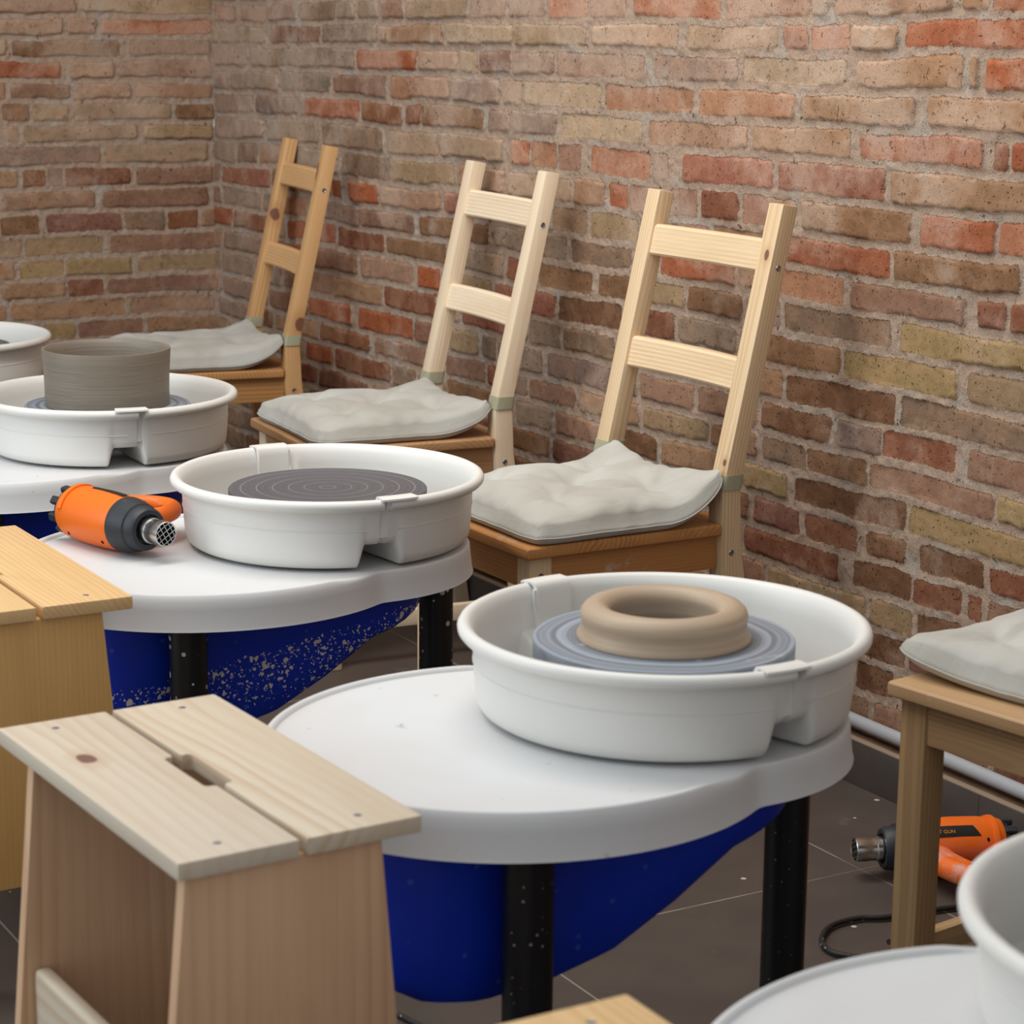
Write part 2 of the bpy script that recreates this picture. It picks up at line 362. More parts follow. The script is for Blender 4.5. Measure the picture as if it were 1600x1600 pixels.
BACK = [(12,[(-60,118,'brownred'),(125,335,'yellowtan')]),(43,[(-80,97,'pinktan'),(102,150,'brownred'),(155,330,'redor')]),(75,[(15,190,'brown'),(203,330,'darkbrown')]),
 (113,[(-60,97,'red'),(108,180,'tan'),(185,330,'pinkbrown')]),(142,[(15,110,'pinkbrown'),(113,205,'pinktan'),(210,338,'pinktan')]),(175,[(0,48,'brown'),(50,108,'yellowtan'),(115,270,'beige'),(273,338,'brown')]),
 (207,[(35,215,'beige'),(222,330,'yellowtan')]),(240,[(-40,155,'pinkgrey'),(160,325,'beige')]),(278,[(30,70,'brownred'),(73,98,'pinkgrey'),(100,203,'redbrown'),(210,345,'pinkbrown')]),
 (310,[(0,150,'pinktan'),(160,325,'pinkbrown')]),(348,[(0,62,'brown'),(72,190,'redpurple'),(193,255,'greybrown'),(258,310,'brownred'),(313,338,'pinktan')]),
 (383,[(-60,34,'beige'),(37,160,'yellowtan'),(170,340,'pinkbrown')]),(415,[(30,100,'yellow'),(102,205,'yellow'),(215,335,'yellowtan')]),(445,[(0,102,'tan'),(105,160,'redbrown'),(165,335,'brownpink')]),
 (480,[(15,195,'tan'),(203,335,'tanpink')]),(510,[(70,118,'yellow'),(120,225,'brownpink'),(230,340,'tan')])]

def vnoise(x, y, freq, seed):
    r = np.random.RandomState(seed); G = r.rand(512, 512).astype(np.float32)
    X = x*freq; Y = y*freq; xi = np.floor(X).astype(int); yi = np.floor(Y).astype(int)
    fx = X-xi; fy = Y-yi; fx = fx*fx*(3-2*fx); fy = fy*fy*(3-2*fy)
    a = G[xi % 512, yi % 512]; b = G[(xi+1) % 512, yi % 512]; c = G[xi % 512, (yi+1) % 512]; d = G[(xi+1) % 512, (yi+1) % 512]
    return (a*(1-fx)+b*fx)*(1-fy)+(c*(1-fx)+d*fx)*fy

def fill_row(given, s0, s1, pool, rnd):
    """given bricks [(a,b,col)] sorted; fill the rest of the course with ordinary ones"""
    out = []; given = sorted(given); cur = s0; i = 0
    ends = given+[(s1, s1, None)]
    for a, b, c in ends:
        while a-cur > .035:
            L = rnd.choice([.285, .14, .28, .29, .2, .27]); L = L*rnd.uniform(.95, 1.05)
            e = cur+L
            if e > a-.012: e = a-.011
            if a-e < .05: e = a-.011
            if e-cur > .02: out.append((cur, e, rnd.choice(pool)))
            cur = e+rnd.uniform(.009, .014)
        if c: out.append((a, b, c)); cur = b+.011
    return sorted(out)

def brick_wall(name, S, Z, rows, joints, to_world, seed, tilt=0.0):
    """relief grid: S along, Z up; rows[k] bricks between joints[k] (top) and joints[k+1]"""
    s, z = np.meshgrid(S, Z, indexing='ij'); s = s.ravel(); z = z.ravel()
    wob = (vnoise(s, z, 3.1, seed)-.5)*.010+(vnoise(s, z, 11.0, seed+1)-.5)*.007
    zz = z-wob+tilt*s
    jt = np.array(joints); k = np.clip(np.searchsorted(-jt, -zz, side='right')-1, 0, len(joints)-2)
    col = np.zeros((len(s), 3), np.float32); sd = np.full(len(s), -.01, np.float32); off = np.zeros(len(s), np.float32)
    rnd = random.Random(seed); rough = np.zeros(len(s), np.float32)
    for q in range(len(joints)-1):
        idx = np.where(k == q)[0]
        if len(idx) == 0: continue
        row = rows[q]; a = np.array([r[0] for r in row]); b = np.array([r[1] for r in row]); mid = (a[1:]+b[:-1])/2
        sl = s[idx]+(vnoise(s[idx], z[idx], 14.0, seed+2)-.5)*.012
        bi = np.searchsorted(mid, sl)
        th = np.array([rnd.uniform(.0055, .0085) for _ in row]); th2 = np.array([rnd.uniform(.0055, .0085) for _ in row])
        ta = np.array([rnd.uniform(-.05, .05) for _ in row])
        cc = np.array([lin(tuple((.74*v+.26*g)*.97 for v, g in zip(COL[r[2]], (176, 144, 124))))[:3] for r in row], np.float32)
        jit = np.array([[rnd.uniform(.9, 1.1)]*3 for _ in row], np.float32)
        col[idx] = cc[bi]*jit[bi]
        dz = (s[idx]-(a[bi]+b[bi])/2)*ta[bi]*.3
        ztop = joints[q]-th[bi]; zb = joints[q+1]+th2[bi]
        d1 = np.minimum(sl-a[bi]-.002, b[bi]-sl-.002); d2 = np.minimum(ztop-zz[idx]-dz, zz[idx]-zb-dz)
        r = .008; dx = np.maximum(r-d1, 0); dy = np.maximum(r-d2, 0)
        d = np.where((d1 < r) & (d2 < r), r-np.sqrt(dx*dx+dy*dy), np.minimum(d1, d2))
        sd[idx] = d
        off[idx] = np.array([rnd.uniform(-.0025, .003) for _ in row])[bi]+(sl-(a[bi]+b[bi])/2)*np.array([rnd.uniform(-.012, .012) for _ in row])[bi]
    ed = sd+(vnoise(s, z, 38.0, seed+3)-.5)*.006+(vnoise(s, z, 110.0, seed+4)-.5)*.003
    t = np.clip((ed+.0025)/.0075, 0, 1); t = t*t*(3-2*t)
    flush = np.clip((vnoise(s, z, 2.2, seed+12)-.38)*4, 0, 1)            # joints pointed flush in places, raked in others
    face = .0055+off+(vnoise(s, z, 28.0, seed+5)-.5)*.0022+(vnoise(s, z, 150.0, seed+6)-.5)*.0008
    mort = flush*.0045+(vnoise(s, z, 25.0, seed+7)-.5)*.005+(vnoise(s, z, 90.0, seed+8)-.5)*.004+(vnoise(s, z, 260.0, seed+9)-.5)*.0016
    h = np.maximum(face*t+mort*(1-t), -.006)
    wv = to_world(s, z, h); n0, n1 = len(S), len(Z)
    me = bpy.data.meshes.new(name); nv = n0*n1; me.vertices.add(nv); me.vertices.foreach_set('co', wv.astype(np.float32).ravel())
    i = np.arange(nv).reshape(n0, n1); fa = np.stack([i[:-1, :-1], i[1:, :-1], i[1:, 1:], i[:-1, 1:]], -1).reshape(-1, 4)
    me.loops.add(fa.size); me.loops.foreach_set('vertex_index', fa.ravel().astype(np.int32))
    me.polygons.add(len(fa)); me.polygons.foreach_set('loop_start', np.arange(0, fa.size, 4, dtype=np.int32)); me.polygons.foreach_set('loop_total', np.full(len(fa), 4, np.int32))
    me.update(calc_edges=True); me.polygons.foreach_set('use_smooth', np.ones(len(fa), bool))
    ca = me.attributes.new('bc', 'FLOAT_COLOR', 'POINT'); ca.data.foreach_set('color', np.concatenate([col, np.ones((nv, 1), np.float32)], 1).ravel())
    sa = me.attributes.new('sd', 'FLOAT', 'POINT'); sa.data.foreach_set('value', sd)
    me.materials.append(MAT['brick']); me.validate()
    o = bpy.data.objects.new(name, me); C.objects.link(o); o['kind'] = 'structure'; return o

def brick_mat():
    m = N('old_brick', .95, .08); o = m.obj(); bc = m.attr('bc', 'Color'); sd = m.attr('sd', 'Fac')
    nf = m.noise(o, 330.0, 4, .7); nm = m.noise(o, 48.0, 5, .62); nl = m.noise(o, 8.0, 4, .6)
    d = m.math('ADD', sd, m.math('ADD', m.math('MULTIPLY', m.math('SUBTRACT', nf, .5), .009), m.math('MULTIPLY', m.math('SUBTRACT', nm, .5), .013)))
    mask = m.smooth(d, -.0006, .0016)
    # patches inside one brick, scuffs, limy film
    b = m.mix(m.smooth(nm, .3, .72, 0.0, .5), bc, m.vmul(bc, (.62, .56, .52)))
    b = m.mix(m.smooth(m.noise(m.vadd(o, (4, 1, 3)), 16.0, 4, .6), .42, .62, 0.0, .45), b, m.mix(.5, m.vmul(bc, (1.25, 1.1, .95)), lin((186, 150, 122))))
    zz = m.n('ShaderNodeSeparateXYZ', Vector=o).outputs[2]        # old limewash survives higher up
    film = m.smooth(m.math('ADD', m.noise(m.vadd(o, (5, 2, 8)), 5.0, 6, .66), m.smooth(zz, .70, 1.25, -.05, .09)), .47, .66, 0.0, .78)
    grain = m.noise(o, 520.0, 4, .75)
    b = m.mix(m.smooth(grain, .34, .66, .28, 0.0), b, m.vmul(bc, (.42, .36, .32)))
    b = m.mix(m.smooth(grain, .62, .74, 0.0, .3), b, lin((222, 190, 160)))
    pit = m.smooth(m.noise(m.vadd(o, (9, 9, 9)), 190.0, 2, .5), .665, .715)
    b = m.mix(m.math('MULTIPLY', pit, .8), b, m.vmul(bc, (.2, .16, .13)))
    sand = m.noise(o, 400.0, 4, .75)
    mo = m.mix(m.smooth(nl, .35, .68), lin((204, 178, 156)), lin((212, 182, 160)))
    mo = m.mix(m.smooth(m.noise(m.vadd(o, (2, 7, 1)), 12.0, 5, .6), .52, .66, 0.0, .8), mo, lin((206, 192, 178)))
    mo = m.mix(m.smooth(sand, .33, .54, .5, 0.0), mo, lin((98, 76, 58)))
    mo = m.mix(m.smooth(sand, .60, .72, 0.0, .5), mo, lin((226, 204, 180)))
    crack = m.smooth(m.noise(m.vadd(o, (7, 3, 3)), 60.0, 3, .6), .66, .72)
    mo = m.mix(m.math('MULTIPLY', crack, .7), mo, lin((70, 52, 40)))
    b = m.mix(film, b, m.mix(.35, mo, bc))
    m.color(m.mix(mask, mo, b))
    h = m.math('ADD', m.math('MULTIPLY', sand, m.smooth(mask, 0.0, 1.0, 1.1, .3)), m.math('ADD', m.math('MULTIPLY', mask, .9), m.math('MULTIPLY', m.math('MAXIMUM', pit, crack), -.9)))
    h = m.math('ADD', h, m.math('MULTIPLY', nm, .6))
    m.bump(h, 1.0, .0042); return m.mat
MAT['brick'] = brick_mat()

def axis_pts(a, b, fine0, fine1, st, coarse):
    p = [np.arange(fine0, fine1+1e-6, st)]
    if a < fine0: p.insert(0, np.linspace(a, fine0, max(2, int((fine0-a)/coarse)))[:-1])
    if b > fine1: p.append(np.linspace(fine1, b, max(2, int((b-fine1)/coarse)))[1:])
    return np.concatenate(p)

def build_walls():
    rnd = random.Random(3)
    # long wall: s = y
    rows = [[] for _ in range(len(J0)-1)]
    def yat(px, zc_):
        py = 400.0
        for _ in range(8):
            p = un(px, py, 0, XW); py += (p[2]-zc_)*1000/1.0*(.95)
        return un(px, py, 0, XW)[1]
    for c, L in BR.items():
        k = K0+c; z = (J0[k]+J0[k+1])/2
        for a, b, cl in L:
            y0, y1 = yat(a, z), yat(b, z); rows[k].append((min(y0, y1), max(y0, y1), cl))
    for a, b, py, cl in FREE:
        p = un((a+b)/2, py, 0, XW); zz = p[2]+.008*(p[1]+3.045)
        k = int(np.clip(np.searchsorted(-np.array(J0), -zz, side='right')-1, 0, len(J0)-2)); z = (J0[k]+J0[k+1])/2
        y0, y1 = sorted((yat(a, z), yat(b, z)))
        for g in rows[k]:
            if y0 < g[1] and y1 > g[0]:
                if y0 < g[0]: y1 = min(y1, g[0]-.011)
                else: y0 = max(y0, g[1]+.011)
        if y1-y0 > .03: rows[k].append((y0, y1, cl))
    for k in range(len(rows)):
        pool = LOWPOOL if J0[k] < .62 else (HIPOOL+POOL if J0[k] > 1.0 else POOL)
        rows[k] = fill_row(rows[k], -6.2, YW+.01, pool, rnd)
    S = axis_pts(-6.0, YW+.004, -3.42, YW+.004, .003, .03); Z = axis_pts(.0, 2.5, .0, 1.42, .003, .03)
    brick_wall('wall_right', S, Z, rows, J0, lambda s, z, h: np.stack([XW-h, s, z], 1), 21, tilt=.008+.0)
    # end wall: s = x
    jb = []
    J1 = [un(165, y, 1, YW)[2] for y in (25, 58, 91, 126, 158, 191, 223, 259, 294, 329, 365, 399, 431, 463, 496, 527)]
    jb = list(J1)
    while jb[0] < 2.62: jb.insert(0, jb[0]+.0562)
    nb = jb.index(J1[0])
    while jb[-1] > .02: jb.append(jb[-1]-.0565)
    rows = [[] for _ in range(len(jb)-1)]
    for i, (py, L) in enumerate(BACK):
        k = nb-1+i
        for a, b, cl in L:
            x0, x1 = un(a, py, 1, YW)[0], un(b, py, 1, YW)[0]; rows[k].append((x0, min(x1, XW-.003), cl))
    for k in range(len(rows)): rows[k] = fill_row(rows[k], -4.3, XW, ['tan', 'pinktan', 'yellowtan', 'brown', 'pinkbrown', 'beige', 'redbrown'], rnd)
    S = axis_pts(-4.1, XW, -.62, XW, .003, .03); Z = axis_pts(.0, 2.5, .40, 1.44, .003, .03)
    brick_wall('wall_back', S, Z, rows, jb, lambda s, z, h: np.stack([s, YW-h, z], 1), 57)
build_walls()

# ------------------------------------------------------------------ floor, baseboard, pipe
def floor_mat():
    m = N('brown_grey_tile', .42, .4); o = m.obj(); s = m.n('ShaderNodeSeparateXYZ', Vector=o)
    def grout(v, o0):
        f = m.math('FRACT', m.math('DIVIDE', m.math('ADD', v, o0), .617))
        return m.math('LESS_THAN', m.math('ABSOLUTE', m.math('SUBTRACT', f, .5)), .0026)
    g = m.math('MAXIMUM', grout(s.outputs[0], .258+.3085), grout(s.outputs[1], 3.145+.3085))
    n = m.noise(o, 6.0, 4); n2 = m.noise(o, 300.0, 2)
    c = m.mix(m.smooth(n, .3, .7), lin((78, 69, 64)), lin((89, 79, 72))); c = m.mix(m.smooth(n2, .35, .7, 0.0, .3), c, lin((70, 62, 57)))
    c = m.mix(m.smooth(m.noise(m.vmul(o, (9, 9, 1)), 1.0, 6, .7), .60, .74, 0.0, .35), c, lin((128, 118, 110)))
    c = m.mix(m.math('MULTIPLY', g, m.smooth(m.noise(o, 5.0, 2), .35, .5, .25, .9)), c, lin((150, 140, 130)))
    vor = m.n('ShaderNodeTexVoronoi', Vector=o, Scale=34.0); r = m.n('ShaderNodeSeparateColor', Color=vor.outputs['Color']).outputs[0]
    c = m.mix(m.math('LESS_THAN', vor.outputs['Distance'], m.math('MULTIPLY', m.math('POWER', r, 16.0), .2)), c, lin((188, 182, 176)))
    m.color(c); m.bump(n2, .05, .0005); return m.mat
MAT['floor'] = floor_mat()
mb = MB(); box(mb, (-2.0, -3.0, -.05), (4.2, 6.4, .1), 0); o = mb.build('floor', MAT['floor']); o['kind'] = 'structure'
def skirt_mat():
    m = N('skirting_tile', .45, .4); o = m.obj(); s = m.n('ShaderNodeSeparateXYZ', Vector=o)
    f = m.math('FRACT', m.math('DIVIDE', m.math('ADD', s.outputs[1], 3.135+.3085), .617))
    g = m.math('LESS_THAN', m.math('ABSOLUTE', m.math('SUBTRACT', f, .5)), .002)
    n = m.noise(o, 8.0, 3); c = m.mix(m.smooth(n, .3, .7), lin((78, 71, 67)), lin((88, 80, 75)))
    c = m.mix(m.math('MULTIPLY', g, .6), c, lin((45, 40, 37))); c = m.mix(m.smooth(s.outputs[2], .0775, .0800), c, lin((150, 130, 112))); m.color(c); return m.mat
MAT['skirt'] = skirt_mat()
mb = MB(); box(mb, (-.007, -3.0, .0405), (.014, 5.98, .081), .0015, 'y'); o = mb.build('baseboard_right', MAT['skirt']); o['kind'] = 'structure'
MAT['ledge'] = plain('crumbly_mortar', lin((118, 94, 74)), .95, .1, vary=.6, scale=60, bump=.6)
mb = MB(); box(mb, (XW/2, -2.95, .037), (XW, 6.1, .074), .002, 'y'); o = mb.build('trim_1', MAT['ledge']); o['kind'] = 'structure'
mb = MB(); box(mb, (-2.0, YW-.015, .0405), (3.9, .014, .081), .0015); o = mb.build('baseboard_back', MAT['skirt']); o['kind'] = 'structure'
mb = MB(); path = [(.024, y, .0955+.004*(y+3)) for y in (-5.0, -4.5, -3, -1.5, .05)]; sweep(mb, path, .0118, .0118, 20, up=(0, 0, 1), sub=6)
pp = mb.build('wall_pipe', MAT['pipe']); tag(pp, 'grey plastic pipe running low along the brick wall above the dark baseboard', 'pipe')

# ------------------------------------------------------------------ potter's wheels
def table_outline(n=220):
    A, B, R, c = .295, .277, .222, -.2
    pts = []
    th0 = 0
    raw = []
    for i in range(n):
        t = 2*PI*i/n; d = (math.cos(t), math.sin(t))
        # ray from (-.1,0): farthest of ellipse / lobe
        ox = -.1
        a = (d[0]/A)**2+(d[1]/B)**2; b = 2*(ox-c)*d[0]/A**2; cc = ((ox-c)/A)**2-1
        e = (-b+math.sqrt(b*b-4*a*cc))/(2*a)
        b2 = ox*d[0]; l = -b2+math.sqrt(b2*b2-(ox*ox-R*R))
        k = 60.0; r = math.log(math.exp(k*e)+math.exp(k*l))/k if False else max(e, l)
        raw.append(r)
    # ease the two notches where the round top meets the smaller lobe
    for _ in range(3): raw = [(raw[i-1]+2*raw[i]+raw[(i+1) % n])/4 for i in range(n)]
    for i in range(n):
        t = 2*PI*i/n; pts.append((-.1+raw[i]*math.cos(t), raw[i]*math.sin(t)))
    return pts
OUT = table_outline()
def inset(pts, d):
    n = len(pts); o = []
    for i in range(n):
        a, b = Vector(pts[i-1]), Vector(pts[(i+1) % n]); t = (b-a).normalized(); nn = Vector((-t.y, t.x)); o.append((pts[i][0]+nn.x*d, pts[i][1]+nn.y*d))
    return o
ZT = .486
BOT = [(-.46, .290), (-.44, .272), (-.40, .252), (-.33, .240), (-.24, .248), (-.163, .266), (-.08, .310), (0, .362), (.04, .374), (.08, .388), (.11, .402), (.124, .425), (.131, .455)]
def blue_tub(mb):
    # vertical stations along the wheel's length, rounded section across
    v = []; f = []; us = [-.47, -.465, -.455]+[-.44+.02*i for i in range(25)]+[.06, .08, .095, .107, .116, .123, .128, .131, .132]
    def zb(u):
        if u <= BOT[0][0]: return BOT[0][1]+(BOT[0][0]-u)*4
        for (a, za), (b, z2) in zip(BOT, BOT[1:]):
            if u <= b: return za+(z2-za)*(u-a)/(b-a)
        return BOT[-1][1]
    for u in us:
        hw = .165*min(1, math.sqrt(max(0.0, 1-max(0, (u+.01)/.1425)**3.0)))
        hw *= math.sqrt(max(.02, 1-max(0, (-.36-u)/.112)**2.2)); hw = max(hw, .02)
        z0 = min(zb(u), .4555); top = .4685
        sec = [(-hw*.985, top), (-hw, top-.3*(top-z0)), (-hw, z0+.3*(top-z0)), (-hw*.985, z0+.12*(top-z0)), (-hw*.93, z0+.035*(top-z0)), (-hw*.82, z0+.004), (-hw*.5, z0), (0, z0-.001)]
        sec = sec+[(-a, b) for a, b in sec[-2::-1]]
        for a, b in sec: v.append((u, a, b))
    k = 15
    for i in range(len(us)-1):
        for j in range(k-1): f.append([i*k+j, (i+1)*k+j, (i+1)*k+j+1, i*k+j+1])
    f.append(list(range(k))); f.append([(len(us)-1)*k+j for j in range(k)][::-1])
    mb.add(v, f)
def wheel(loc, label, disc_mat, tub_mat, leg_mat, dirt, seed, rz=0.0, cord=None, dz=0.0, lu=-.302):
    t = thing('potters_wheel', label, "potter's wheel", (loc[0], loc[1], 0), rz, "potter's wheels in a row along the wall")
    mb = MB(); n = len(OUT)
    # table top: skirt, rolled edge, low bead on the big round part
    levels = [(-.004, .4395), (-.0055, .4395), (-.004, .444), (-.001, .470), (.0, ZT-.004), (.0015, ZT-.001)]
    rings = [[(p[0], p[1], z) for p in inset(OUT, d)] for d, z in levels]
    def bead(p, h): return h*max(0.0, min(1.0, (-.07-p[0])/.05))
    for d, h in ((.003, .0045), (.0055, .0062), (.0085, .0062), (.011, .004), (.0125, .0006), (.016, 0.0), (.03, 0.0)):
        ins = inset(OUT, d); rings.append([(p[0], p[1], ZT+bead(p, h)) for p in ins])
    under = [(p[0], p[1], .4395) for p in inset(OUT, .006)]; up = [(p[0], p[1], .468) for p in inset(OUT, .008)]
    rings = [up, under]+rings
    v = [q for r in rings for q in r]; f = []
    for i in range(len(rings)-1):
        for j in range(n): f.append([i*n+j, i*n+(j+1) % n, (i+1)*n+(j+1) % n, (i+1)*n+j])
    f.append([(len(rings)-1)*n+j for j in range(n)]); f.append(list(range(n))[::-1])
    mb.add(v, f); mb.build('table_top', table_mat(seed, dirt), t, 50)
    mb = MB(); blue_tub(mb); mb.build('body_tub', MAT[tub_mat], t, 45)
    for (u, w) in ((lu, -.203), (lu, .203), (.192, 0)):
        mb = MB(); lathe(mb, [(0, .012), (.024, .012), (.0275, .016), (.0275, .466), (0, .466)], 28, T(u, w, 0))
        lg = mb.build('leg', MAT[leg_mat], t)
        m2 = MB(); lathe(m2, [(0, 0), (.029, 0), (.031, .003), (.031, .02), (.0278, .024)], 28, T(u, w, 0)); m2.build('rubber_foot', MAT['rubber'], lg)
    mb = MB(); lathe(mb, [(0, .46), (.03, .46), (.03, .551), (0, .551)], 24); mb.build('spindle', MAT['steel'], t)
    mb = MB(); lathe(mb, [(0, .5505), (.153, .5505), (.1545, .552), (.1548, .5705+dz), (.1535, .572+dz), (.12, .572+dz), (.06, .572+dz), (0, .572+dz)], 96); mb.build('wheel_head', MAT[disc_mat], t, 30)
    if cord:
        mb = MB(); sweep(mb, [(x-loc[0], y-loc[1], z) for x, y, z in cord], .0035, .0035, 8); mb.build('power_cord', MAT['rubber'], t)
    return t

def pan(loc, label, front, back, mirror, nd=0.0, group='splash pans on the wheels'):
    """two-part basin; joints at angles front/back (deg); a flat clip bridges the rim at each joint"""
    t = thing('splash_pan', label, 'splash pan', (loc[0], loc[1], 0), 0, group)
    ZR, ZB = .598, .4905
    sgn = -1 if mirror else 1
    J = [math.radians(front), math.radians(back)]
    def zfloor(a):
        h = 0.0
        for j in J:
            d = (math.degrees((a-j+PI) % (2*PI)-PI)-nd)*sgn
            # cut-out reaches further to one side of the joint
            e = max(0.0, min(1.0, (d+14.0)/3.6)); g = max(0.0, min(1.0, (5.2-d)/3.6))
            q = e*g; h = max(h, q*q*(3-2*q))
        return ZB+h*.034
    def prof(a, dr=0.0, rim=True):
        z0 = zfloor(a); p = [(.055, z0), (.12, z0), (.198, z0)]
        for i in range(5):
            b = i/4*PI/2; p.append((.2045+dr+.0175*math.sin(b), z0+.0175-.0175*math.cos(b)))
        p += [(.2235+dr, z0+.035), (.2258+dr, ZR-.028), (.2262+dr, ZR-.02)]
        if rim:
            # rolled-out lip
            for i in range(9):
                b = -PI/2-.3+i*(PI*1.5+.3)/8; p.append((.2362+.0082*math.cos(b-PI/2+.0), ZR-.0085+.0085*math.sin(b-PI/2+.0)) if False else (.2355+.0085*math.cos(-2.2+i*4.75/8), ZR-.0085+.0085*math.sin(-2.2+i*4.75/8)))
            p += [(.2225+dr, ZR-.014), (.2215+dr, ZR-.03), (.2195+dr, z0+.04), (.2175+dr, z0+.02), (.20, z0+.004), (.12, z0+.003), (.055, z0+.003)]
        else:
            p += [(.2262+dr, ZR-.006), (.2225+dr, ZR-.006), (.2215+dr, ZR-.03), (.2195+dr, z0+.04), (.2175+dr, z0+.02), (.20, z0+.004), (.12, z0+.003), (.055, z0+.003)]
        return p
    def strip(mb, angs, dr, rim):
        v = []; f = []; k = len(prof(0, dr, rim))
        for a in angs:
            c, s = math.cos(a), math.sin(a)
            for r, z in prof(a, dr, rim): v.append((r*c, r*s, z))
        for i in range(len(angs)-1):
            for q in range(k): f.append([i*k+q, (i+1)*k+q, (i+1)*k+(q+1) % k, i*k+(q+1) % k])
        f.append(list(range(k))); f.append([(len(angs)-1)*k+q for q in range(k)][::-1]); mb.add(v, f)
    for h in range(2):
        a0, a1 = J[h], J[1-h]
        while a1 < a0: a1 += 2*PI
        g = math.radians(3.0)                                        # tongue of the other half shows in the gap
        n = int((a1-a0)/math.radians(.55)); angs = [a0+g*(1 if sgn > 0 else 0)+(a1-a0-g)*i/n for i in range(n+1)]
        mb = MB(); strip(mb, angs, 0, True)
        ta = [a0-math.radians(4)+math.radians(9)*i/14 for i in range(15)] if sgn > 0 else [a1-math.radians(5)+math.radians(9)*i/14 for i in range(15)]
        strip(mb, ta, -.0048, False)
        # fine raised ring around the wall
        b0, b1 = angs[8], angs[-9]
        lathe(mb, [(.2248, .549), (.2258, .5497), (.2249, .5505)], 120, None, b0, b1)
        half = mb.build('pan_half', MAT['white'], t, 40)
        # clip: flat plate over both rims and strap down the outside
        mb = MB(); jj = a0 if sgn > 0 else a1
        d = math.radians(9.0)
        ca = [jj-d*.45+d*1.55*i/16 for i in range(17)] if sgn < 0 else [jj-d*1.1+d*1.55*i/16 for i in range(17)]
        pl = [(.2132, .537), (.2148, ZR-.012), (.2172, ZR-.003), (.2215, ZR+.0015), (.226, ZR+.0028), (.2435, ZR+.0022), (.2462, ZR+.0008), (.2466, ZR-.002), (.2452, ZR-.0022), (.2440, ZR-.0006), (.2300, ZR+.0004), (.2240, ZR-.002), (.2218, ZR-.012), (.2212, .537)]
        v = []; f = []; k = len(pl)
        for a in ca:
            for r, z in pl: v.append((r*math.cos(a), r*math.sin(a), z))
        for i in range(16):
            for q in range(k): f.append([i*k+q, (i+1)*k+q, (i+1)*k+(q+1) % k, i*k+(q+1) % k])
        f.append(list(range(k))); f.append([16*k+q for q in range(k)][::-1]); mb.add(v, f)
        mb.build('rim_clip', MAT['white'], half, 40)
    return t

WA, WB, WD = (-.9542, -3.6113), (-.914, -2.61), (-.9431, -1.7088)
WE, WG = (-1.035, -4.597), (-1.0, -.80)
wheel(WA, "potter's wheel carrying the pan with the thick clay ring, unsplashed blue tub", 'disc_slip', 'blue', 'black', .5, 1.0, dz=.005, cord=[(-1.30, -3.50, .2), (-1.27, -3.42, .02), (-1.19, -3.29, .005), (-1.142, -3.273, .005), (-1.128, -3.314, .005), (-1.10, -3.40, .005), (-1.0, -3.45, .005)])
wheel(WB, "potter's wheel with clay-spattered blue tub and heat gun lying on its white top", 'disc_dark', 'blue_splash', 'black_splash', .25, 4.0, lu=-.319)
wheel(WD, "potter's wheel with stained white top edge, carrying the pan with the grey cylinder pot", 'disc_slip', 'blue', 'black', .9, 7.0)
wheel(WE, "potter's wheel with empty white top, cut off by the lower right corner", 'disc_dark', 'blue', 'black', .3, 11.0, rz=math.radians(-3.5))
wheel(WG, "potter's wheel farthest back at the left edge, beside the end wall", 'disc_dark', 'blue', 'black', .3, 15.0)
pan(WA, 'white splash pan around the thick clay ring', -87, 99, False, 8.5)
pan(WB, 'white splash pan around a bare grey wheel disc, beside the heat gun', -92.6, 86, True, -6.5)
pan(WD, 'white splash pan around the tall grey clay cylinder', -97, 84, False)
pan(WE, 'white splash pan cut off at the lower right corner', 190, 10, False)
pan(WG, 'white splash pan farthest back, cut off at the left edge', -95, 88, False)

# pots
mb = MB(); lathe(mb, [(0, .0005), (.1155, .0005), (.1165, .004), (.1160, .03), (.1168, .06), (.1185, .085), (.1196, .1035), (.1190, .1072), (.1165, .1078), (.1140, .106), (.1125, .09), (.1115, .06), (.111, .02), (.104, .012), (0, .011)], 128)
o = mb.build('clay_cylinder', MAT['clay_grey'], None, 60); o.location = (WD[0], WD[1], .572); tag(o, 'wide straight-walled grey clay cylinder standing on a wheel', 'pot')
prof = [(.074, .0005), (.1030, .0005), (.1034, .003), (.1012, .007), (.0988, .011), (.0976, .015), (.0976, .019)]
for i in range(13):
    a = -.35+i*(PI+.75)/12; prof.append((.0812+.0178*math.cos(a), .0275+.0150*math.sin(a)))
prof += [(.0650, .016), (.066, .010), (.068, .004), (.070, .0005)]
mb = MB(); lathe(mb, prof, 128); o = mb.build('clay_ring', MAT['clay_beige'], None, 60); o.location = (WA[0], WA[1], .577); tag(o, 'thick rounded beige clay ring thrown on a wheel', 'pot')

